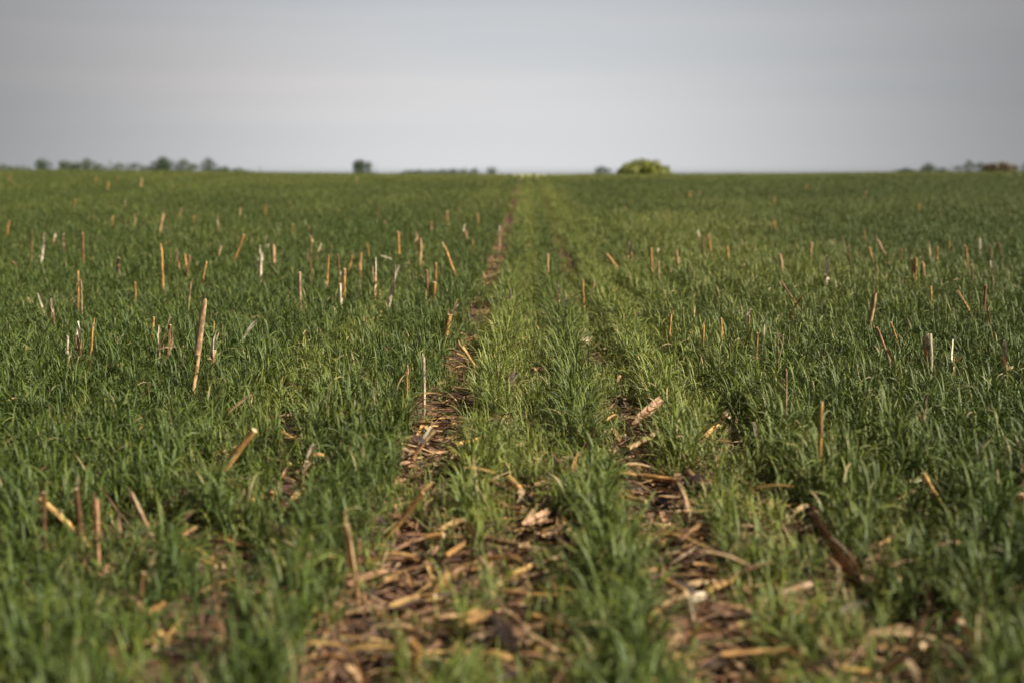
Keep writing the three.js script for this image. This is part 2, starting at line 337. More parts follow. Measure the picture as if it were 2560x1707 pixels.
const clearings = [];                       // where fallen pieces keep the plants down
const CATEGORY = { c: 'corn stalk', s: 'corn stalk', h: 'corn stalk', x: 'corn stalk', n: 'corn stalk', l: 'corn leaf', k: 'corn husk', r: 'root clump' };
const KIND_NAME = { c: 'corn_stalk', s: 'corn_stalk', h: 'corn_stalk', x: 'corn_stalk', n: 'broken_corn_stalk', l: 'corn_leaf', k: 'corn_husk', r: 'root_clump' };
function placePiece(row) {
  const [data, label] = row.split('|').map((s) => s.trim()), [spec, ...num] = data.split(/\s+/), [x0, y0, x1, y1, w = 0] = num.map(Number), kind = spec[0], tone = spec[1], how = spec[2];
  const upright = how === 'S' || how === 'T' || how === 'V';
  let A, B;
  if (upright) {
    A = pixelGround(x0, y0, how === 'S' ? 0.132 : how === 'T' ? 0.03 : 0.05);
    B = pixelAtDepth(x1, y1, A);
    if (how === 'S') B.lerp(A, 0.08);
    B.addScaledVector(V(0, 0, 1), gauss() * 0.12 * A.distanceTo(B));
    const d = B.clone().sub(A).normalize();
    if (d.y > 0.5) A.addScaledVector(d, -Math.min(0.2, Math.max(0, A.y - groundY(A.x, A.z) + 0.02) / Math.max(0.45, d.y)));
  } else {
    A = pixelGround(x0, y0, 0.03); B = pixelGround(x1, y1, how === 'U' ? 0.09 : 0.035);
    if (B.distanceTo(A) > 0.45) B = pixelAtDepth(x1, y1, A);
  }
  const D = A.length(), thin = !upright ? 1 : D > 13 ? 0.45 : D > 8 ? 0.6 : how === 'S' ? 0.8 : 0.9, r = thin * (kind === 'r' ? w / 2 * D / FPX : w ? w / 2 * D / FPX : kind === 'l' ? 0.008 : rr(0.008, 0.0105));
  const root = new THREE.Group();
  root.name = numbered(!upright && CATEGORY[kind] === 'corn stalk' && kind !== 'n' ? 'stalk_piece' : KIND_NAME[kind]);
  root.position.copy(A); scene.add(root);
  cornPiece(kind, V(0, 0, 0), B.clone().sub(A), r, tone, root, upright);
  const [text, group] = label.split('#').map((s) => s.trim());
  tag(root, text, CATEGORY[kind], group);
  if (!upright) clearings.push({ A, B, w: Math.max(0.03, r * 1.2), deep: 0.15 });
  else if (how === 'T' || how === 'V') clearings.push({ A, B: V(B.x, A.y, B.z), w: 0.025, deep: 0.12 });
}

// ---------------------------------------------------------------- every piece of stubble that the photograph shows: kind, tone, stance, base, tip, thickness | description # group
const STUBBLE = `
spS 488 915 512 733 15 | tall cream corn stalk wrapped in its sheath, rising highest from the dark crop
coV 1113 850 1124 788 17 | thick orange cut stump with a dark side at the edge of the bare wheel strip
hpV 1135 792 1146 762 9 | small torn pale husk behind the thick orange stump by the wheel strip
lbS 1142 776 1144 744 9 | dark upright dry leaf just behind the thick orange stump
xwV 2322 934 2320 838 17 | wide split corn stalk, white one side and golden the other
hwS 977 742 988 655 12 | brightest white husk on an orange stalk amid the stubble
lwS 990 690 998 661 8 | short white leaf leaning against the brightest white husk
lwS 952 640 983 650 7 | arched white papery leaf just behind the brightest white husk
hpS 938 718 939 637 9 | pale husky stalk standing beside the arched papery leaf
coS 1136 678 1110 611 9 | long orange stalk leaning well over toward the wheel strip's far end
coS 405 697 403 612 8 | thin straight golden stalk standing alone behind the tall sheathed stalk
coS 591 635 611 583 8 | golden stalk tilted steeply in open crop between thin straight stalks
coS 193 745 194 672 8 | upright orange stalk with a dull twin strand beside it
cgS 202 762 199 696 5 | dull thin strand twinned with the upright orange stalk
hwS 103 642 112 574 11 | pale thick husk stub with a bright foot, next to a dark brown stub
lwS 95 643 106 639 6 | bright scrap at the foot of the pale thick husk stub
hpS 133 598 138 577 9 | short cream husk tip behind the pale thick husk stub
cbS 208 645 208 577 8 | brown upright stalk between cream husk tip and dark lump of leaves
cbS 78 636 79 574 7 | dark brown stub close beside the pale thick husk stub
hgS 159 614 158 580 7 | dull grey husk stub behind the brown upright stalk
coS 18 576 21 552 8 | small orange stub at the photo's edge under the low far shrubs
hpS 312 512 313 498 8 | small cream speck of a stalk, highest of all in the far crop
cpS 400 570 408 533 11 | pale thick stub tilted above the thin straight golden stalk
coS 482 553 484 537 6 | little orange stub beside a pale thin one in far crop
cgS 543 575 541 535 7 | thin pale grey stalk standing under the gap between horizon trees
coS 663 530 664 511 7 | lone small orange stub under the open horizon between tree groups
hpS 779 602 773 562 10 | cream husk bent sideways on a tall thin stalk
cbS 779 690 778 594 5 | tall thin brown stem under the sideways bent cream husk
hwS 665 614 667 588 8 | small white husk tip standing above the twin husk stalks
hwS 650 669 651 608 10 | white topped brown stalk, paler one of the twin husk stalks
spS 685 652 683 609 10 | two tone stalk, dark above and golden below, of the twin husk stalks
hpS 548 627 551 607 7 | stubby cream husk beside the steeply tilted golden stalk
hpS 445 663 443 619 8 | cream husk stub beside a pair of orange brown stubs
coS 465 665 461 633 8 | thicker stub of the orange brown pair in mid crop
cbS 469 670 473 637 7 | browner stub of the orange brown pair in mid crop
coS 510 684 517 653 7 | slanted orange stub standing between tall sheathed stalk and stub pair
hpS 796 627 803 606 8 | cream husk leaning away beside the sideways bent husk
coS 818 695 820 634 7 | thin orange stalk with a dark foot behind the thick orange one
cbS 846 668 845 633 7 | dull brown stub between two thin orange stalks
coS 875 662 881 637 7 | short tilted orange stub in the row before the arched leaf
coS 901 659 902 631 7 | upright orange stub next to the short tilted one
coS 920 635 920 614 6 | small orange stub behind the arched papery leaf
coS 860 722 861 669 11 | thick orange stalk with pale stub pressed against it
hpS 852 700 853 676 7 | pale stub pressed against the thick orange stalk
cwS 851 736 850 707 9 | white stub standing before the thick orange stalk
cgS 750 742 748 676 10 | grey husky stalk standing apart before the twin husk stalks
lpS 772 640 771 622 7 | small cream leaf tip at the foot of bent husk stalk
lwS 897 718 896 700 8 | small white scrap lying on crop before the brightest husk
lpS 1028 655 1017 659 5 | tiny cream sliver lying across crop beyond the brightest husk
coS 997 628 995 576 9 | golden stalk standing tall behind the brightest white husk
spS 1051 644 1050 592 9 | slim whitish stalk between golden stalk and long leaning one
hpS 1041 592 1038 573 8 | short cream husk just behind the slim whitish stalk
coS 1090 690 1090 655 7 | thin orange stub below the foot of the long leaning stalk
ckS 1067 700 1067 674 8 | pinkish pale stub beside the thin orange stub
coV 1085 745 1087 706 11 | thick orange brown stub behind the dark sided stump
hpS 1164 580 1161 559 12 | thick cream husk tilted over beside the far wheel strip
coS 1182 616 1181 597 6 | little orange stub near the wheel strip below tilted cream husk
ckS 1117 547 1117 527 8 | pinkish stub far back in crop near the wheel strip
cbS 946 526 944 508 6 | small brown stub under the lone round tree
hpS 1250 582 1251 562 8 | pale stub on the green band between the far wheel strips
hwT 1274 768 1277 723 9 | slim white husk stalk in the track's yellowish tuft row
hbS 129 780 128 742 9 | short brown husky stub before the upright orange stalk
coS 337 720 337 704 6 | small orange tip standing between orange and sheathed stalks
cgS 472 749 476 703 6 | dull thin stalk just behind the tall sheathed stalk
cdS 294 669 297 643 8 | dark lump of withered leaf behind thin golden stalk
lwS 98 750 92 730 7 | whitish bent leaf beside the short brown husky stub
hbS 197 855 194 798 13 | ragged brown husky stub before the upright orange stalk
coS 228 867 231 813 8 | brownish stalk with glowing orange foot beside ragged husky stub
cbS 422 844 424 810 12 | thick brown stub beside the tall sheathed stalk
hpS 534 886 541 820 13 | shaggy pale husk standing close behind tall sheathed stalk
cyS 534 828 534 802 5 | thin yellow spike above the shaggy pale husk
hgS 397 855 398 810 8 | dull frayed stub beside the thick brown stub
coS 381 821 383 791 7 | orange tip behind the thick brown stub
hwS 628 818 643 798 9 | torn white husk caught on crop beside the sheathed stalk
cwS 168 855 168 840 9 | short white stub end at the foot of the ragged stub
coT 541 1204 638 1073 20 | big golden stalk leaning far over out of the thin row gap
lbV 341 1008 376 962 10 | brown withered leaf rising in crop behind the bright bare stick
hbV 758 1190 785 1108 17 | dark shadowy leaf bundle between leaning golden stalk and wheel strip
lbL 700 1033 727 1083 14 | brown dry leaf fanned out behind the gap's golden stick
coL 681 1071 746 1108 15 | golden stick lying in the gap behind the big leaning stalk
cpL 672 1148 724 1160 13 | pale stick lying in the gap below the golden stick
cyV 161 1306 96 1248 19 | bright bare cream stick standing aslant in the near crop
cbV 113 1345 111 1228 13 | blurred brown stalk crossing behind the bright bare stick
cbV 199 1352 189 1222 16 | taller blurred stub of the pair beside the bright bare stick
ckV 242 1371 237 1250 18 | pinkish blurred stub of the pair beside the bright bare stick
cgV 356 1299 325 1235 18 | greyish stub tilted over behind the brown crossed sticks
lbV 291 1263 253 1218 9 | thin brown leaf stem among the blurred stubs
cyL 620 1252 690 1230 15 | yellow stick lying beyond the bright scraps in the thin row
cbL 436 1350 495 1314 12 | brown twig lying behind the two golden sticks
coL 429 1363 541 1415 13 | longer of two golden sticks lying crossed in the thin row
cyL 490 1375 560 1413 13 | yellower of two golden sticks lying crossed in the thin row
lyL 536 1348 602 1365 12 | curled yellow leaf lying beyond the two golden sticks
lgU 563 1442 622 1416 17 | blurred olive leaf pointing up over near crop
lbV 548 1525 543 1438 19 | blurred tan leaf hanging down under the olive leaf
lbV 467 1285 506 1252 10 | brown leaf arched beside the yellow lying stick
spV 884 1436 867 1308 14 | tall pale stalk with dark foot at the edge of the bare patch
cbV 896 1436 896 1354 11 | brown stalk standing against the tall pale one
cbV 350 1482 358 1432 12 | upright brown stub in the lower bare gap
coL 367 1534 408 1506 15 | orange brown stick lying in the lower bare gap
lkL 299 1478 368 1530 13 | pinkish dry leaf lying across the lower bare gap
coL 360 1567 388 1618 15 | orange stick end lying below the lower bare gap's leaf
cbV 551 1655 547 1595 13 | blurred brown stub under the hanging tan leaf
kpL 892 1701 861 1662 26 | pale husk lump at the frame's bottom edge before the patch
coT 1003 1299 1057 1230 17 | golden stick leaning out of crop beside the bare patch
cbL 1225 1204 1302 1241 13 | brown stick lying between yellowish tufts in the track
coL 1271 1197 1303 1230 22 | short thick orange stick next to the brown stick
rbL 1320 1256 1330 1232 20 | small dark root lump at the ends of two sticks
cpL 1336 1211 1407 1197 11 | slim pale stick lying beside the central green row
lyL 1347 1236 1383 1225 12 | yellow leaf scrap lying under the slim pale stick
coL 1596 1188 1716 1203 15 | long straight orange stick ending at the dark root clump
rbL 1738 1222 1722 1178 46 | dark root clump standing beside the long straight orange stick
cyL 1566 1242 1616 1254 13 | yellow stick lying before the long straight orange one
lbL 1640 1221 1719 1247 12 | brown leaf scrap lying before the dark root clump
lpL 1645 1240 1712 1243 10 | pale leaf scrap lying before the dark root clump
kkL 1308 1312 1372 1276 18 | pale half of the husk fan beside the central green row
kyL 1350 1338 1432 1312 20 | golden half of the husk fan beside the central green row
loL 1400 1330 1404 1268 26 | flat orange husk leaf standing up in the husk fan
coL 1068 1343 1108 1337 17 | short orange block of stalk in the bare patch
coL 1114 1390 1160 1359 14 | orange stick lying aslant in the bare patch
kbU 1190 1348 1155 1300 17 | brown dry leaf curling up from the bare patch
cbL 1190 1338 1300 1362 13 | long brown stem lying along the bare patch's far side
lpL 1290 1360 1388 1378 16 | cream torn leaf at the end of the long brown stem
lkL 1080 1388 1096 1356 15 | pinkish leaf scrap between orange block and slanted stick
cyL 1279 1437 1326 1413 14 | short yellow stick lying in the middle of the bare patch
coL 1248 1475 1322 1486 14 | darker length of the broken orange stem across the patch
cyL 1322 1487 1406 1489 13 | brighter length of the broken orange stem across the patch
coL 1053 1490 1088 1490 14 | small orange chip at the bare patch's edge
coL 1332 1540 1417 1566 16 | orange stick lying before the broken stem
rdL 1252 1610 1230 1545 62 | biggest dark root clump, deep in the bare patch
kbL 1212 1536 1330 1600 30 | brown husk draped over the biggest root clump
cpL 1317 1586 1388 1626 17 | pale stick lying at the biggest root clump's side
noU 1034 1690 1022 1597 22 | bent golden stalk with a broken knee near the frame's bottom
kpL 985 1573 1042 1575 22 | cream husk lying above the bent golden stalk
lbL 1085 1560 1150 1578 22 | brown leaf lying between bent stalk and biggest root clump
coL 1646 1441 1716 1480 16 | golden brown stick pointing at the bright white stub
cwU 1727 1546 1719 1486 19 | bright white bare stub in the second bare patch
cyL 1763 1480 1845 1444 17 | yellow stick lying beside the bright white stub
kwL 1735 1500 1765 1485 18 | whitish husk knob beside the bright white stub
cbL 1698 1349 1752 1308 14 | brown stick lying in short grass before the root clump
lgL 1679 1410 1750 1362 15 | grey brown leaf lying in short grass before the root clump
cgL 1943 1484 2028 1459 20 | dull greyish stick lying alone in short grass
rdL 2058 1325 2030 1268 34 | dark tilted clod with pale tip standing in short grass
kbV 2096 1388 2036 1278 26 | long dark husk leaning on the dark tilted clod
lpL 1985 1280 2020 1262 16 | pale leaf tip over the dark tilted clod
cpL 2076 1402 2101 1426 17 | small cream chip below the dark tilted clod
lwV 2276 1202 2304 1199 13 | white leaf scrap in the near crop beside an orange one
coV 2327 1213 2310 1183 15 | short orange stub beside the white scrap in near crop
loL 2199 1361 2235 1336 14 | orange dry leaf curled in the near crop
spV 2556 1290 2554 1232 22 | pale stub cut off by the photo's edge in near crop
lkU 2268 1626 2318 1538 20 | pinkish upright leaf over the second bare patch
cpU 2207 1676 2309 1613 19 | long cream stick rising from the second bare patch's bottom
cyL 2106 1674 2198 1687 21 | yellow stick lying along the frame's bottom edge
kbL 2000 1664 2106 1694 32 | brown husk lying along the frame's bottom edge
kpU 2414 1620 2400 1556 34 | wide pale husk standing in the shaded second bare patch
lbU 2368 1577 2392 1524 14 | brown leaf standing beside the wide pale husk
coL 1805 1637 1900 1628 15 | orange half of a long stick before the second patch
cyL 1900 1628 1976 1624 14 | yellow half of a long stick before the second patch
kyU 1717 1610 1764 1556 20 | golden husk slanting up in the second bare patch
lbL 1775 1600 1850 1625 18 | brown curled leaf beside the golden slanting husk
loL 1863 1456 1878 1484 13 | rusty leaf scrap beside the yellow stick's far end
ldL 1890 1316 1933 1298 12 | dark curled leaf in short grass by the leaning dark husk
cyV 1179 901 1156 866 10 | thin golden stick leaning at the start of the bare wheel strip
cwS 1059 942 1059 888 10 | bare white stub standing in dark crop before the wheel strip
coS 1017 953 1017 929 9 | tiny orange stub near the bare white stub
hpT 1244 966 1250 908 10 | pale stalk standing within the track's splayed leafy tuft
kdL 1263 970 1292 930 17 | dark withered leaf lying behind the splayed leafy tuft
kpL 1336 928 1366 922 13 | cream husk bits lying beside the central green row
cpL 1137 969 1180 975 9 | slim pale stick lying across the bare wheel strip
loL 1156 925 1177 938 12 | orange leaf scrap on the wheel strip before the golden stick
lpL 1233 1036 1264 1057 12 | pale torn leaf beside the bright tuft in the track
coL 1137 1114 1208 1093 12 | orange stick lying across the bare wheel strip
hkV 1053 1113 1080 1067 15 | pinkish brown stub leaning in crop beside orange stick
lpT 1458 1120 1489 1066 14 | cream leaf rising from the central green row
cbL 1378 1131 1425 1179 12 | brown stick meeting the cream leaf in a vee
coL 1428 1180 1446 1133 11 | orange stick completing the vee beneath the cream leaf
kkU 1585 1064 1654 998 24 | large pinkish white husk lying in short grass beyond the rows
lpL 1562 1005 1582 1026 13 | cream leaf scrap beside the large pinkish white husk
cpL 1569 1122 1647 1078 14 | pale brown stick lying below the large pinkish husk
lyL 1527 1070 1551 1103 11 | yellow leaf scrap next to the pale brown stick
hwT 1447 860 1466 824 11 | white husk standing in the central green row
lkL 1455 868 1480 842 9 | pinkish leaf lying at the white husk's foot
coS 1675 817 1678 780 9 | bright orange stub in dense crop past the rows
hpS 1397 744 1395 698 7 | thin pale stalk rising from the central row's far part
hwT 1416 790 1412 745 10 | white husk scrap in the central row below thin stalk
cpT 1478 740 1486 703 8 | cream orange stub leaning in the second wheel strip
coS 1458 720 1457 699 6 | little orange stub by the second wheel strip
coS 1805 828 1804 793 7 | slim orange spike beside the small white forked husk
coS 1759 836 1760 810 8 | short orange stub in crop before the slim spike
hwS 1872 790 1880 772 10 | small white forked husk sticking out of dense crop
coS 1873 808 1874 788 6 | orange foot stub under the small white forked husk
cwS 1911 832 1913 798 6 | thin white strand beside the small forked husk
coS 1893 859 1894 830 8 | low orange stub before the thin white strand
cgS 1945 874 1945 830 5 | thin grey stem with a white leaf across it
lwS 1945 842 1962 836 6 | white leaf across the thin grey stem
cbS 1985 752 1951 700 7 | brown stick leaning over in crop toward the second wheel strip
loS 1993 775 2007 735 9 | orange bent leaf next to the brown leaning stick
ckS 2223 892 2190 812 9 | long pinkish stalk leaning in crop beside split stalk
coS 2240 838 2226 802 8 | orange stub leaning just behind the long pinkish stalk
hpS 2384 894 2386 844 10 | pale ragged stub beyond the wide split stalk
hpS 2514 888 2510 845 12 | curved pale husk past the ragged stub, near the photo's edge
noS 2402 775 2393 723 8 | kinked orange leaf stem standing in crop
cbS 2464 776 2466 709 9 | dark orange stalk with a thin side branch
lbS 2462 760 2440 718 5 | thin brown side branch of the dark orange stalk
loS 2478 798 2467 765 7 | orange leaf drooping at the dark orange stalk's foot
spS 2178 793 2188 724 10 | pale topped orange stalk behind the long pinkish one
coS 2327 746 2328 714 7 | slender orange stub behind the wide split stalk
coL 2087 816 2103 810 9 | orange stub end lying in thin crop before pinkish stalk
hgS 2056 893 2056 866 8 | greyish stub in dense crop before the orange stub end
cgS 1966 1006 1966 916 7 | thin dull stalk in the dark gap of dense crop
coS 2051 1110 2056 996 13 | blurred orange stalk standing in deep shaded crop
lwV 1903 1106 1884 1054 15 | white strap leaf with a yellow tip over short crop
cyL 1760 1095 1795 1060 14 | golden lower half of the broken stalk in short crop
hwU 1795 1060 1824 1024 12 | white upper half of the broken stalk in short crop
loL 1828 1030 1840 1056 11 | orange leaf hanging off the broken stalk's white half
hpS 2314 1016 2319 982 13 | pale stub in crop below the wide split stalk
kpL 2425 962 2455 958 16 | cream husk mess in thin crop past the split stalk
kbL 2520 1005 2559 992 20 | brown husk heap in thin crop at the photo's edge
hpS 1578 641 1577 603 10 | cream tipped stalk standing below the lime bush
coS 1629 670 1628 617 8 | rusty orange stalk upright beside the cream tipped one
hpS 1649 634 1649 620 9 | cream blob of husk behind the rusty orange stalk
cpS 1647 679 1647 652 7 | pale stub in front of the cream husk blob
spS 1694 666 1691 622 8 | pale orange stalk standing past the rusty orange one
coU 1547 674 1517 636 8 | orange stick slanting down in yellowish crop under lime bush
cpS 1369 670 1370 633 8 | pale orange stub on the green band in mid track
hpS 1746 588 1745 573 9 | cream fleck of husk behind the twin faint stalks
cbS 1759 636 1759 587 6 | fainter of the twin stalks in yellowish crop
coS 1779 634 1773 587 7 | orange one of the twin stalks in yellowish crop
coS 1820 641 1818 614 8 | short golden stub between twin stalks and cream one
hpS 1859 614 1857 596 9 | small cream husk tip behind the short golden stub
coS 1937 566 1936 551 8 | small orange fleck of stalk in the darker far crop
spS 1954 669 1950 632 9 | cream orange stalk with a bent tip, before the white column
cpS 2029 636 2029 605 8 | pale stub behind the tall white column stalk
hwS 2067 702 2070 632 11 | tall white column of sheathed stalk in mid crop
cgS 2113 625 2107 588 6 | dull grey stick leaning behind the white column
cbS 2125 668 2119 616 6 | dull brown stick beyond the white column
coS 2181 647 2173 616 7 | orange stub tilted beside the forked pale stalk
spS 2212 636 2194 597 8 | pale orange forked stalk leaning away
coS 2162 592 2162 576 6 | tiny orange stub above the forked pale stalk
cbS 2254 646 2254 619 6 | brown stub between forked stalk and bright pair
coS 2284 690 2281 643 9 | thicker stalk of the bright golden pair
cyS 2291 690 2290 640 8 | straighter stalk of the bright golden pair
spS 2310 684 2307 654 9 | cream orange stub close beside the bright golden pair
lpS 2330 650 2325 597 8 | slender cream stalk with a hooked foot
coS 2344 652 2344 616 7 | upright orange stub beside the hooked cream stalk
coS 2374 618 2374 603 7 | small orange tip behind the upright orange stub
coS 2420 663 2415 611 8 | curved orange stalk near the slim white one
cwS 2450 626 2449 594 9 | slim white stub standing high in mid crop
cbS 2433 694 2428 660 7 | dull brown stub below the curved orange stalk
hwS 2489 680 2480 651 12 | bright thick cream husk tilted over in mid crop
cbS 2478 638 2476 611 6 | dull brown stub above the bright thick cream husk
cbS 2502 638 2499 606 6 | thin dull stick past the bright thick cream husk
coS 1725 494 1724 478 8 | lower orange speck of a far stub pair under the lime bush's dim edge
coS 1936 503 1935 492 7 | orange stub speck alone in far crop midway between bush and domed tree
cpS 2162 490 2167 476 7 | pale stub speck in far crop under open horizon before the horizon shrubs
coS 2298 519 2299 507 7 | orange stub speck in far crop under the domed dark horizon tree
cpS 1750 489 1749 478 7 | pale speck of a far stub pair past the lime bush's dim edge
coS 2018 472 2018 462 7 | highest orange stub speck in far crop beneath the open horizon past the bush
coS 268 471 271 454 8 | orange stub speck in high far crop under the narrow spiky young tree
cpS 352 462 353 446 8 | pale stub speck in high far crop before the tallest clump tree
coS 239 452 240 441 7 | orange stub speck just under the horizon after the olive trees
cbS 291 457 292 444 7 | brown stub speck just under the horizon past the spiky young tree
coS 186 508 187 498 7 | orange stub speck in far crop well below the olive horizon trees
cpS 450 533 452 521 7 | pale stub speck in far crop well below the rounded green horizon tree
cpS 599 534 600 520 7 | pale stub speck in far crop well below the lowest hedge shrub
coS 20 450 24 436 7 | orange stub speck under the horizon at the photo's edge
cpS 336 556 337 543 7 | pale stub speck in far crop, paler of two side by side specks
coS 280 554 281 540 7 | orange stub speck in far crop beside an equally low pale speck
cpS 892 452 893 443 7 | pale stub speck right beneath the lone round tree
coS 730 575 731 560 7 | orange stub speck in far crop between bent husk and lone tree
cpS 1078 566 1078 552 7 | pale stub speck in far crop near the tilted cream husk
coS 1195 545 1194 533 7 | orange stub speck beside the far wheel strip below the middle treeline
`;
reseed(77);
for (const row of STUBBLE.split('\n')) if (row.trim()) placePiece(row);

// ---------------------------------------------------------------- the rye crop
function blade(mb, base, dir0, L, w, sag, twist, n, cBase, cTip) { // one leaf that leaves the stem along dir0 and bends over
  let az = Math.atan2(dir0.z, dir0.x), out = V(Math.cos(az), 0, Math.sin(az)); const turn = gauss() * 0.8; let el = Math.acos(clamp(dir0.y, -1, 1));
  const p = base.clone(), step = L / n, kink = rnd() < 0.22 ? rr(0.45, 0.8) : 2;
  let first = mb.p.length / 3;
  for (let i = 0; i <= n; i++) {
    az += turn / n; out = V(Math.cos(az), 0, Math.sin(az)); const sideA = V(-out.z, 0, out.x);
    const q = i / n, t = out.clone().multiplyScalar(Math.sin(el)).addScaledVector(Y, Math.cos(el)), up = out.clone().multiplyScalar(-Math.cos(el)).addScaledVector(Y, Math.sin(el));
    const tw = twist * q, s = sideA.clone().multiplyScalar(Math.cos(tw)).addScaledVector(up, Math.sin(tw)), nn = s.clone().cross(t).normalize();
    const ww = w * 0.5 * (q < 0.25 ? 0.7 + 1.2 * q : Math.pow(Math.max(0, 1 - Math.pow((q - 0.25) / 0.75, 1.9)), 0.9)) + 0.0002;
    const c = [0, 1, 2].map((k) => cBase[k] + (cTip[k] - cBase[k]) * Math.min(1, q * 1.6));
    mb.vert(p.clone().addScaledVector(s, -ww), nn.clone().addScaledVector(s, -0.45).normalize(), 0, q, c);
    mb.vert(p.clone().addScaledVector(s, ww), nn.clone().addScaledVector(s, 0.45).normalize(), 1, q, c);
    p.addScaledVector(t, step);
    el += sag / n * (0.35 + 1.3 * q) + (q > kink && q - 1 / n <= kink ? 0.9 : 0);
    el = Math.min(el, 2.7);
  }
  for (let i = 0; i < n; i++) { const a = first + i * 2; mb.tri(a, a + 1, a + 2); mb.tri(a + 1, a + 3, a + 2); }
}
const GREENS = [[0.108, 0.140, 0.020], [0.124, 0.154, 0.021], [0.094, 0.128, 0.024], [0.142, 0.163, 0.022], [0.110, 0.142, 0.034]];
function ryePlant(mb, at, { tillers, leaves, segs, spread, tall, wide = 1, sag = 1 }) {
  for (let k = 0; k < tillers; k++) {
    const a = rr(0, 6.283), lean = spread * rr(0.15, 1), d = V(Math.cos(a) * lean, 1, Math.sin(a) * lean).normalize();
    const b0 = at.clone().add(V(gauss() * 0.012, -0.01, gauss() * 0.012)), culm = tall * rr(0.45, 0.8), g = GREENS[Math.floor(rnd() * GREENS.length)];
    const top = b0.clone().addScaledVector(d, culm), pale = [0.125, 0.150, 0.060];
    blade(mb, b0, d, culm * 1.02, 0.0036 * wide, 0.02, 0.3, Math.max(1, Math.floor(segs / 2)), pale, g);
    for (let i = 0; i < leaves; i++) {
      const f = (i + 0.6) / leaves, p = b0.clone().lerp(top, 0.12 + 0.86 * f), aa = a + i * Math.PI + gauss() * 0.8, last = i === leaves - 1;
      const ins = (last ? rr(0.05, 0.3) : rr(0.2, 0.62)) * (1 + spread * 0.5), dir = V(Math.sin(ins) * Math.cos(aa), Math.cos(ins), Math.sin(ins) * Math.sin(aa)).addScaledVector(d, 0.5).normalize();
      const v = rr(0.82, 1.2), cc = g.map((c) => c * v), dry = rnd() < 0.035, low = f < 0.35 && rnd() < 0.12;
      const tip = dry ? [0.42, 0.30, 0.14] : low ? [0.26, 0.24, 0.07] : cc.map((c, j) => c * (j === 0 ? 1.12 : 1.04)), base = cc.map((c, j) => c * 0.55 + [0.11, 0.145, 0.055][j] * 0.45);
      blade(mb, p, dir, tall * rr(0.32, 0.8), rr(0.0022, 0.0048) * wide, sag * rr(0.5, 2.1), gauss() * 1.2, segs, base, tip);
    }
  }
}
function variants(n, o) { const out = []; for (let i = 0; i < n; i++) { const mb = new MB(); ryePlant(mb, V(0, 0, 0), o); out.push(mb.geo()); } return out; }

reseed(501);
const kindsOfPlant = {
  dense: variants(22, { tillers: 5, leaves: 6, segs: 6, spread: 0.55, tall: 0.132, sag: 1.5 }),
  splayed: variants(14, { tillers: 5, leaves: 5, segs: 6, spread: 0.88, tall: 0.142, sag: 1.5 }),
  short: variants(10, { tillers: 5, leaves: 4, segs: 4, spread: 1.2, tall: 0.075, wide: 0.62 }),
};
const inBox = (x, z, x0, x1, d0, d1, e = 0.05) => smooth(x0 - e, x0 + e, x) * (1 - smooth(x1 - e, x1 + e, x)) * smooth(d0 - e * 2, d0 + e * 2, -z) * (1 - smooth(d1 - e * 2, d1 + e * 2, -z));
function crop(x, z) {                       // how the stand of rye varies over the field
  const D = -z, track = Math.exp(-(((x - 0.14) / 0.40) ** 4)), patch = Math.exp(-(((x - 0.7 - D * 0.07) / (0.35 + D * 0.07)) ** 2) - ((D - 9.5) / 5.5) ** 2);
  const gap = Math.exp(-(((x + 0.70) / 0.13) ** 2)) * (1 - smooth(5, 8, D)) * smooth(2.4, 3, D) + 0.45 * Math.exp(-(((x + 0.75) / 0.16) ** 2)) * smooth(5, 8, D);
  const bare = Math.max(0.6 * inBox(x, z, -0.25, 0.06, 1.52, 2.2), 0.4 * inBox(x, z, 0.22, 0.62, 1.45, 1.86), 0.3 * inBox(x, z, 0.25, 0.5, 1.86, 2.6), 0.15 * inBox(x, z, -0.68, -0.56, 1.4, 2.5), 0.4 * inBox(x, z, -0.76, -0.58, 2.8, 3.8));
  const mass = fbm(x * 0.8 + 20, z * 0.5, 3), wide = fbm(x * 0.12 + 4, z * 0.05 + 2, 3);
  let d = 1 - 0.42 * track - 0.22 * gap - 0.25 * patch - 0.9 * bare;
  d -= 1.0 * clamp(wheel(x, z) * 1.3) * (D > 1 ? 1 : 0);
  d *= 0.72 + 0.56 * mass;
  const mid = Math.exp(-(((x - 0.14) / 0.06) ** 2));
  d = Math.max(d, 0.95 * mid * (0.6 + 0.6 * mass));
  const tint = clamp(0.46 * (0.5 + mass) * clamp(Math.exp(-(((x + 0.07) / 0.14) ** 2)) + Math.exp(-(((x - 0.44) / 0.17) ** 2)) + 0.35 * track) * (1 - 0.4 * mid) + 0.5 * gap + 0.55 * patch + 0.5 * (wide - 0.5) + 0.7 * (mass - 0.5) + 0.22 * smooth(17, 34, D));
  return { d: clamp(d), h: (0.72 + 0.56 * mass) * (1 - 0.16 * track - 0.15 * gap - 0.25 * bare) * (1 + 0.1 * smooth(0.55, 1.0, x) * (1 - smooth(2.2, 3.2, x))), tint, track, bare };
}
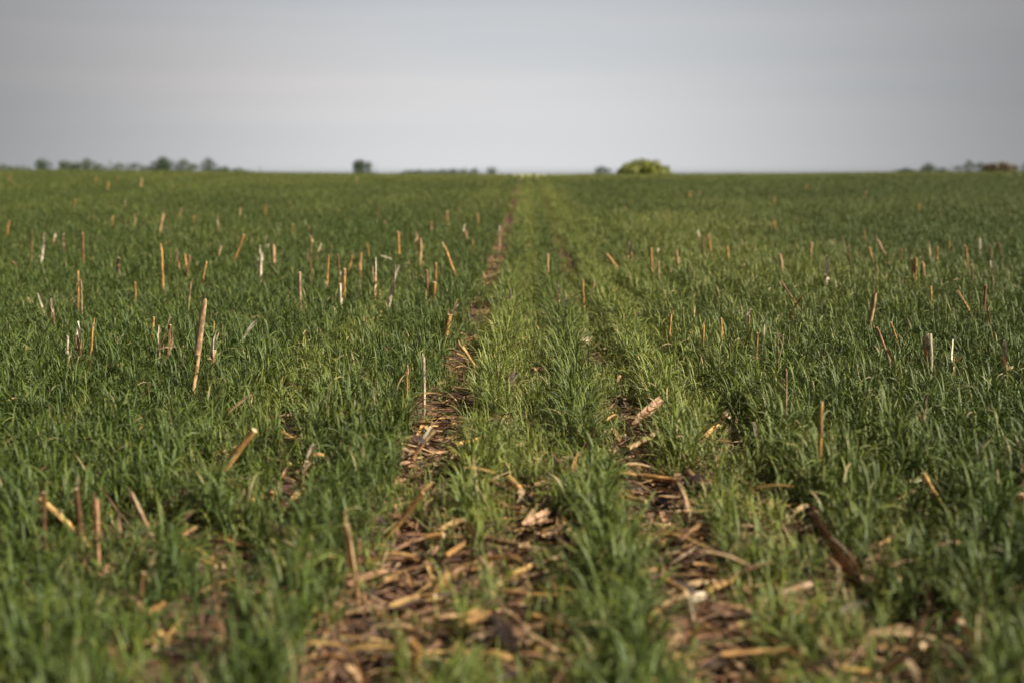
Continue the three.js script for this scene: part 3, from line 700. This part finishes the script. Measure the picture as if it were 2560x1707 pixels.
// clearings round fallen stubble, filed by half-metre squares
const squares = new Map();
for (const c of clearings) {
  const u = V(c.A.x, 0, c.A.z).normalize(), v = V(-u.z, 0, u.x), la = c.A.x * v.x + c.A.z * v.z, lb = c.B.x * v.x + c.B.z * v.z, fa = c.A.x * u.x + c.A.z * u.z, fb = c.B.x * u.x + c.B.z * u.z;
  Object.assign(c, { u, v, la, lb, fa, fb });
  const x0 = Math.min(c.A.x, c.B.x) - 0.4, x1 = Math.max(c.A.x, c.B.x) + 0.4, z0 = Math.min(c.A.z, c.B.z) - 0.3, z1 = Math.max(c.A.z, c.B.z) + 0.5;
  for (let i = Math.floor(x0 * 2); i <= Math.floor(x1 * 2); i++) for (let j = Math.floor(z0 * 2); j <= Math.floor(z1 * 2); j++) { const k = i + ',' + j; if (!squares.has(k)) squares.set(k, []); squares.get(k).push(c); }
}
function cleared(x, z) {
  let worst = 0;
  for (const c of squares.get(Math.floor(x * 2) + ',' + Math.floor(z * 2)) || []) {
    const l = x * c.v.x + z * c.v.z, f = x * c.u.x + z * c.u.z, a = Math.min(c.la, c.lb) - c.w, b = Math.max(c.la, c.lb) + c.w;
    if (l < a || l > b) continue;
    const q = Math.abs(c.lb - c.la) < 1e-3 ? 0.5 : clamp((l - c.la) / (c.lb - c.la)), fs = c.fa + (c.fb - c.fa) * q, lo = Math.abs(c.lb - c.la) < 0.05 ? Math.min(c.fa, c.fb) : fs, hi = Math.abs(c.lb - c.la) < 0.05 ? Math.max(c.fa, c.fb) : fs;
    if (f > lo - c.deep && f < hi + c.w * 0.8) worst = Math.max(worst, c.weak ? 0.45 : 0.5 + 0.5 * smooth(c.deep, c.deep * 0.4, lo - f));
  }
  return worst;
}
const M4 = new THREE.Matrix4(), Q4 = new THREE.Quaternion(), E4 = new THREE.Euler();
function scatter(name, geos, mat, list, parent) { // list: [x, y, z, turn, scale, tall, tiltX, tiltZ, r, g, b]
  const bins = geos.map(() => []);
  for (const it of list) bins[Math.floor(rnd() * geos.length)].push(it);
  geos.forEach((g, i) => {
    if (!bins[i].length) return;
    const m = shade(new THREE.InstancedMesh(g, mat, bins[i].length)), col = new THREE.Color();
    bins[i].forEach((it, k) => {
      Q4.setFromEuler(E4.set(it[6], it[3], it[7], 'XYZ'));
      M4.compose(V(it[0], it[1], it[2]), Q4, V(it[4], it[4] * it[5], it[4]));
      m.setMatrixAt(k, M4); m.setColorAt(k, col.setRGB(it[8], it[9], it[10]));
    });
    m.name = name; m.userData.kind = 'stuff'; parent.add(m);
  });
}
const tintOf = (t, v) => [v * (0.67 + 1.16 * t), v * (0.82 + 0.93 * t), v * (0.78 + 1.3 * t)];
const NEAR = 30, ROW = 0.25;
reseed(902);
{
  const dense = [], splayed = [], short = [];
  for (let k = -62; k <= 62; k++) {
    const xr = 0.14 + k * ROW;
    for (let D = 0.75; D < NEAR;) {
      D += D < 9 ? 0.0125 : 0.0165 + (D - 9) * 0.0009;
      if (Math.abs(xr) > 0.53 * D + 0.75) continue;
      const x = xr + gauss() * (0.032 + 0.075 * smooth(0.3, 0.55, Math.abs(xr - 0.14))) + 0.012 * Math.sin(D * 1.7 + k), z = -D - rr(0, 0.02), c = crop(x, z);
      if (rnd() > c.d) continue;
      const cl = cleared(x, z);
      if (rnd() < cl * (x < -0.3 && D < 2.8 ? 0.5 : 0.84)) continue;
      const t = tintOf(clamp(c.tint + gauss() * 0.12), rr(0.84, 1.16)), h = c.h * rr(0.8, 1.16) * (1 - 0.5 * cl), leanX = -0.05 + gauss() * 0.09, leanZ = gauss() * 0.09;
      const it = [x, groundY(x, z), z, rr(0, 6.283), rr(0.88, 1.12), h, leanX, leanZ, ...t];
      if (rnd() < 0.12 + 0.75 * c.track) { it[5] *= 0.94; splayed.push(it); } else dense.push(it);
    }
  }
  for (let D = 0.9; D < NEAR + 1; D += D < 11 ? 0.03 : 0.05) for (let x = Math.max(-0.53 * D - 0.5, D < 11 ? -99 : -0.75); x < Math.min(0.53 * D + 0.5, D < 11 ? 99 : 1.2); x += 0.031) { // thin young growth between the rows
    const px = x + rr(-0.022, 0.022), pz = -D + rr(-0.022, 0.022), c = crop(px, pz), p = (0.5 + 0.25 * c.track + 0.3 * c.tint) * (1 - 0.25 * c.bare) * (1 - 0.93 * clamp(1.2 * wheel(px, pz)));
    if (rnd() > p || rnd() < cleared(px, pz) * 0.8) continue;
    const t = tintOf(clamp(0.35 + 0.5 * c.tint + gauss() * 0.15), rr(0.9, 1.25));
    short.push([px, groundY(px, pz), pz, rr(0, 6.283), rr(0.7, 1.25), rr(0.7, 1.2), gauss() * 0.15, gauss() * 0.15, ...t]);
  }
  const rye = new THREE.Group(); rye.name = 'rye_grass'; scene.add(rye); rye.userData.kind = 'stuff';
  tag(rye, 'green rye cover crop in drilled rows covering the stubble field', 'grass');
  scatter('rye_plants', kindsOfPlant.dense, leafMat, dense, rye);
  scatter('splayed_rye_plants', kindsOfPlant.splayed, leafMat, splayed, rye);
  scatter('young_rye_plants', kindsOfPlant.short, leafMat, short, rye);

  // farther off: squares of the same rows, up to and over the crest
  reseed(1203);
  const squaresFar = [];
  for (let v = 0; v < 7; v++) {
    const mb = new MB();
    for (let r = 0; r < 4; r++) for (let s = 0; s < 34; s++) ryePlant(mb, V((r - 1.5) * ROW + gauss() * 0.07, 0, s / 34 - 0.5 + gauss() * 0.012), { tillers: 2, leaves: 3, segs: 2, spread: 0.5, tall: 0.14 * rr(0.8, 1.2), wide: 1.5 });
    squaresFar.push(mb.geo());
  }
  const lanes = [];
  for (let v = 0; v < 4; v++) {
    const mb = new MB();
    for (let r = 0; r < 4; r++) for (let s = 0; s < 30; s++) { const c0 = mb.c.length; ryePlant(mb, V((r - 1.5) * ROW + gauss() * 0.02, 0, s / 30 - 0.5 + gauss() * 0.012), { tillers: 2, leaves: 3, segs: 2, spread: 0.6, tall: (r === 2 ? 0.15 : 0.115) * rr(0.8, 1.2), wide: 1.5 }); if (r === 1 || r === 3) for (let q = c0; q < mb.c.length; q += 3) { mb.c[q] *= 1.08; mb.c[q + 1] *= 1.06; } }
    for (let s = 0; s < 110; s++) { const x = rr(-0.5, 0.5); if (rnd() < 1.1 * clamp(wheel(x + 0.015, s) * 1.3)) continue; ryePlant(mb, V(x, 0, rr(-0.5, 0.5)), { tillers: 2, leaves: 3, segs: 2, spread: 1.0, tall: 0.075, wide: 1.3 }); }
    lanes.push(mb.geo());
  }
  const far = [], laneList = [];
  for (let D = NEAR + 0.4; D < CREST + 18; D += 1) for (let i = -Math.ceil(0.53 * D + 2); i <= Math.ceil(0.53 * D + 2); i++) {
    const x = 0.015 + i, z = -D, c = crop(x + 0.1, z), lane = Math.abs(x - 0.015) < 1.2, tw = clamp(0.9 * (fbm(x * 0.05 + 9, z * 0.11, 3) - 0.36) + 0.35 * c.tint + 0.24 * smooth(20, 34, D) + (i === 0 ? 0.08 : lane ? 0.1 : 0));
    (Math.abs(i) < 1 ? laneList : far).push([x, height(x, z), z, i === 0 ? 0 : rnd() < 0.5 ? 0 : Math.PI, 1, (lane ? 0.9 : 1.05) * (0.85 + 0.3 * fbm(x * 0.4, z * 0.3, 2)), gauss() * 0.01, gauss() * 0.01, ...tintOf(tw, 0.86 + 0.28 * fbm(x * 0.21 + 50, z * 0.13, 3))]);
  }
  scatter('far_rye_plants', squaresFar, leafMat, far, rye);
  scatter('far_track_plants', lanes, leafMat, laneList, rye);
}

// ---------------------------------------------------------------- chopped corn litter on the soil
{
  reseed(3331);
  const geos = [];
  for (let v = 0; v < 16; v++) {
    const mb = new MB(), L = rr(0.02, 0.12), w = v < 9 ? rr(0.0022, 0.0085) : rr(0.0012, 0.0036), n = 5, curl = gauss() * 0.9, tw = gauss() * 1.1, pts = [];
    let yaw = 0, pit = rr(-0.1, 0.35), p = V(-L / 2, 0.004, 0);
    for (let i = 0; i <= n; i++) { pts.push(p.clone()); p = p.add(V(Math.cos(yaw) * Math.cos(pit), Math.sin(pit), Math.sin(yaw) * Math.cos(pit)).multiplyScalar(L / n)); yaw += curl / n; pit -= rr(0.0, 0.6) / n * 1.6; }
    const g = sheet(pts, (q) => w * (0.5 + 0.5 * Math.sin(Math.PI * (0.15 + 0.75 * q))), v < 10 ? rr(0.1, 0.7) : 1.0, (q) => V(Math.sin(tw * q) * 0.8, 1, Math.cos(tw) * 0.3), 0.3);
    g.setAttribute('color', new THREE.BufferAttribute(new Float32Array(g.attributes.position.count * 3).fill(1), 3));
    geos.push(g);
  }
  const list = [], tones = [TONES.p, TONES.k, TONES.k, TONES.b, TONES.b, TONES.b, TONES.y, TONES.o, TONES.d, TONES.p, TONES.y];
  const add = (x, z) => {
    const c = tones[Math.floor(rnd() * tones.length)], v = rr(0.6, 1.15);
    list.push([x, groundY(x, z) + rr(0, 0.016), z, rr(0, 6.283), rr(0.5, 1.3), 1, gauss() * 0.26, gauss() * 0.26, c[0] * v, c[1] * v, c[2] * v]);
  };
  for (let D = 0.9; D < 26; D += D < 3.2 ? 0.022 : D < 9 ? 0.03 : 0.06) for (let x = -0.53 * D - 0.4; x < 0.53 * D + 0.4; x += D < 3.2 ? 0.022 : D < 9 ? 0.03 : 0.06) {
    const px = x + rr(-0.03, 0.03), pz = -D + rr(-0.03, 0.03), c = crop(px, pz), p = D < 9 ? 0.2 + 1.25 * c.bare + 1.0 * clamp(wheel(px, pz)) + 0.4 * c.track : 0.03 + 1.0 * clamp(wheel(px, pz));
    if (rnd() < p) add(px, pz);
    if (D > 1.6 && rnd() < (D < 9 ? 0.011 : 0.03)) { add(px, pz); const it = list[list.length - 1]; it[1] += rr(0.02, 0.10); it[4] *= 0.75; it[6] = gauss() * 0.6; it[7] = gauss() * 0.6; }
  }
  const litter = new THREE.Group(); litter.name = 'corn_litter'; litter.userData.kind = 'stuff'; scene.add(litter);
  tag(litter, 'chopped tan corn leaves and shreds strewn over the soil', 'litter');
  scatter('litter', geos, litterMat, list, litter);
}

// ---------------------------------------------------------------- trees and shrubs beyond the crest
function leafCloud(lobes, leaf, count, tone) { // lobes: [x, y, z, rx, ry, rz]; many leaf-sized faces through their volume
  const mb = new MB(), vol = lobes.map((l) => Math.cbrt(l[3] * l[4] * l[5]) ** 2), sum = vol.reduce((a, b) => a + b, 0), s0 = rnd() * 40;
  lobes.forEach((l, li) => {
    for (let i = 0; i < count * vol[li] / sum; i++) {
      const d = V(gauss(), gauss(), gauss()).normalize(), k = Math.pow(rnd(), 0.32) * (0.8 + 0.5 * (fbm(d.x * 2.5 + s0, d.y * 2.5 + d.z * 2, 3) - 0.3)) , p = V(l[0] + d.x * l[3] * k, l[1] + d.y * l[4] * k, l[2] + d.z * l[5] * k);
      const n = d.clone().add(wob(0.7)).normalize(), s = V(n.y, n.z, -n.x).cross(n).normalize(), t = n.clone().cross(s), v = rr(0.7, 1.3) * (0.75 + 0.5 * fbm(p.x * 0.9, p.y * 0.9 + p.z, 2)), q = leaf * rr(0.6, 1.3), c = tone.map((x) => x * v);
      const a = mb.vert(p.clone().addScaledVector(t, q), n, 0, 0, c), b = mb.vert(p.clone().addScaledVector(s, q * 0.55), n, 0, 0, c), e = mb.vert(p.clone().addScaledVector(t, -q), n, 0, 0, c), f = mb.vert(p.clone().addScaledVector(s, -q * 0.55), n, 0, 0, c);
      mb.tri(a, e, b); mb.tri(a, f, e);
    }
  });
  return mb.geo();
}
const G_DARK = [0.026, 0.056, 0.022], G_MID = [0.040, 0.068, 0.024], G_LIME = [0.160, 0.178, 0.015], G_BROWN = [0.10, 0.07, 0.034], G_HAZE = [0.050, 0.078, 0.058];  // last tone has the blue of distance haze mixed into the leaf colour
function tree(name, px, topY, wide, depth, tone, label, group, o = {}) {
  const d = pixelRay(px, HZ), x = d.x / -d.z * depth, z = -depth, gy = height(x, z), top = EYE + (HZ - topY + (o.top || o.shrub ? 0 : 2.5)) / FPX * depth, W = wide / FPX * depth, H = top - gy;
  const root = new THREE.Group(); root.name = numbered(name); root.position.set(x, gy, z); scene.add(root);
  const shrub = o.shrub, lobes = [], n = o.lobes || 8, ch = shrub ? 0.98 : o.tall || 0.72;
  const wd = W * (o.top ? 1.2 : 1.42), low = H * (1 - ch);
  for (let i = 0; i < n; i++) {
    const a = i * 2.4 + rnd() * 0.6, rad = Math.sqrt(i / n), R = wd * rr(0.17, 0.23) * (n > 9 ? 0.75 : 1), tp = H * (1.0 - (o.top || (shrub ? 0.16 : 0.26)) * rad * rad * rr(0.55, 1.2)), ry = Math.min(R * rr(0.9, 1.3), (tp - low) * 0.5);
    lobes.push([Math.cos(a) * rad * (wd / 2 - R * 0.8), tp - ry, Math.sin(a) * rad * (wd / 2 - R), R, ry, R]);
    if (tp - 2 * ry > low + 0.3) lobes.push([Math.cos(a) * rad * (wd / 2 - R * 0.8), (tp - 2 * ry + low) / 2 + ry * 0.3, Math.sin(a) * rad * (wd / 2 - R), R, (tp - 2 * ry - low) / 2 + ry * 0.4, R]);
  }
  mesh('crown', leafCloud(lobes, Math.max(0.10, W * 0.042), o.leaves || 1700, tone), crownMat, root);
  const tr = Math.max(0.05, W * 0.035), th = H * (1 - ch * 0.4);
  mesh('trunk', tube(line(V(0, -0.3, 0), V(gauss() * 0.1, th, 0), 6, V(gauss() * 0.15, 0, 0)), (q) => tr * (1.25 - 0.8 * q), 7), barkMat, root);
  for (let i = 1; i < Math.min(n, 6); i++) { const l = lobes[i]; mesh('limb', tube(line(V(0, th * rr(0.35, 0.7), 0), V(l[0], l[1], l[2]), 5, V(0, -0.1 * H * rnd(), 0)), (q) => tr * 0.5 * (1 - 0.75 * q), 5), barkMat, root); }
  tag(root, label, shrub ? 'bush' : 'tree', group);
}
reseed(4242);
const T = (px, y, w, dep, tone, label, group, o) => tree('tree', px, y, w, dep, tone, label, group, o), B = (px, y, w, dep, tone, label, group, o) => tree('shrub', px, y - (o?.top ? 0 : 4), w * (o?.top ? 1 : 1.45), dep, tone, label, group, { shrub: true, lobes: 7, leaves: 1300, ...o });
T(106, 395, 42, 400, G_DARK, 'small round dark tree standing alone before the long tree clump on the horizon');
T(163, 398, 44, 410, G_MID, 'olive tree beginning the long tree clump on the horizon', '', { lobes: 7, tall: 0.85 });
T(193, 402, 48, 412, G_MID, 'lower middle tree of the olive trees in the long clump', '', { lobes: 7, tall: 0.85 });
T(219, 394, 36, 408, G_MID, 'tallest olive tree in the long tree clump, with a pointed crown', '', { lobes: 8, tall: 0.85 });
B(248, 409, 32, 415, G_DARK, 'dark shrub following the olive trees in the long clump');
T(277, 402, 17, 405, G_MID, 'narrow spiky young tree in the middle of the long clump', '', { lobes: 4, tall: 0.9, leaves: 700 });
B(298, 408, 28, 415, G_MID, 'green shrub just past the narrow spiky young tree');
T(319, 405, 11, 405, G_MID, 'slim pointed sapling between two shrubs of the clump', '', { lobes: 3, tall: 0.9, leaves: 400 });
B(338, 407, 24, 415, G_DARK, 'shrub just before the tallest tree of the long clump');
B(372, 413, 30, 430, G_HAZE, 'low dim shrub under the tallest dark tree of the clump');
T(411, 390, 50, 400, G_DARK, 'broad dark tree, tallest of the long clump on the horizon', '', { lobes: 8, leaves: 2400 });
T(387, 403, 26, 404, G_DARK, 'small dark tree tucked against the tallest dark tree', '', { lobes: 5, tall: 0.85 });
T(459, 395, 40, 402, G_MID, 'rounded green tree next to the tallest dark tree', '', { lobes: 7, tall: 0.8 });
B(486, 409, 22, 410, G_DARK, 'small shrub beside the sky gap under the clump\'s last tree');
T(522, 393, 36, 395, G_DARK, 'dark tree ending the long clump, past the sky gap', '', { lobes: 8 });
B(562, 416, 46, 410, G_MID, 'low green hedge shrub tapering off past the clump\'s last tree', '', { flat: 1.1 });
B(598, 420, 36, 420, G_MID, 'lowest hedge shrub fading into the crop line after the clump');
T(650, 417, 14, 480, G_HAZE, 'faint thin sapling standing past the hedge shrubs', '', { lobes: 3, leaves: 260 });
B(9, 411, 24, 440, G_MID, 'low shrub cut by the photo\'s edge beside the small round tree');
B(44, 414, 42, 445, G_MID, 'low wide shrub before the small round dark tree');
T(901, 396, 50, 330, G_DARK, 'lone round dark tree standing by itself on the open horizon', '', { lobes: 9, tall: 0.97, leaves: 3200 });
T(939, 409, 14, 420, G_HAZE, 'faint bare sapling beside the lone round tree', '', { lobes: 3, leaves: 130 });
[[1022, 424, 44], [1050, 422, 40], [1080, 423, 42], [1108, 422, 40], [1135, 420, 42], [1163, 419, 34], [1187, 419, 32]].forEach(([x, y, w], i) => T(x, y, w, 820, G_HAZE, ['first', 'second', 'third', 'fourth', 'fifth', 'sixth', 'seventh'][i] + ' low bluish tree along the middle treeline, counted from the lone tree', 'trees of the far middle treeline', { lobes: 8, tall: 0.95, leaves: 700 }));
T(1229, 415, 32, 780, G_HAZE, 'rounded bluish tree ending the far middle treeline', '', { lobes: 8, tall: 0.9, leaves: 900 });
B(1506, 416, 30, 500, G_HAZE, 'small dark shrub next to the lime green bush');
B(1611, 395, 134, 215, G_LIME, 'big domed lime green bush standing on the horizon', '', { lobes: 22, leaves: 7000, top: 0.36 });
B(2275, 422, 58, 480, G_DARK, 'flat low shrub starting the horizon growth on the dim side of the bush');
T(2322, 407, 38, 460, G_DARK, 'domed dark tree past the flat low shrub', '', { lobes: 8, tall: 0.9 });
B(2354, 418, 28, 480, G_MID, 'low shrub between the domed dark tree and thin saplings');
T(2379, 413, 9, 470, G_MID, 'thin sapling, slimmer of two before the pointed dark tree', '', { lobes: 3, leaves: 260 });
B(2397, 415, 16, 470, G_DARK, 'small stubby shrub before the pointed dark tree');
T(2423, 400, 28, 455, G_DARK, 'pointed dark tree standing against the brown bush', '', { lobes: 8, tall: 0.85 });
B(2451, 406, 24, 460, G_DARK, 'green shrub between pointed dark tree and brown bush');
B(2500, 403, 84, 440, G_BROWN, 'wide reddish brown bush on the horizon', '', { lobes: 16, leaves: 4200, top: 0.2 });
T(2562, 409, 18, 450, G_DARK, 'dark tree cut by the photo\'s edge beyond the brown bush', '', { lobes: 5, tall: 0.85 });

renderer.render(scene, camera);
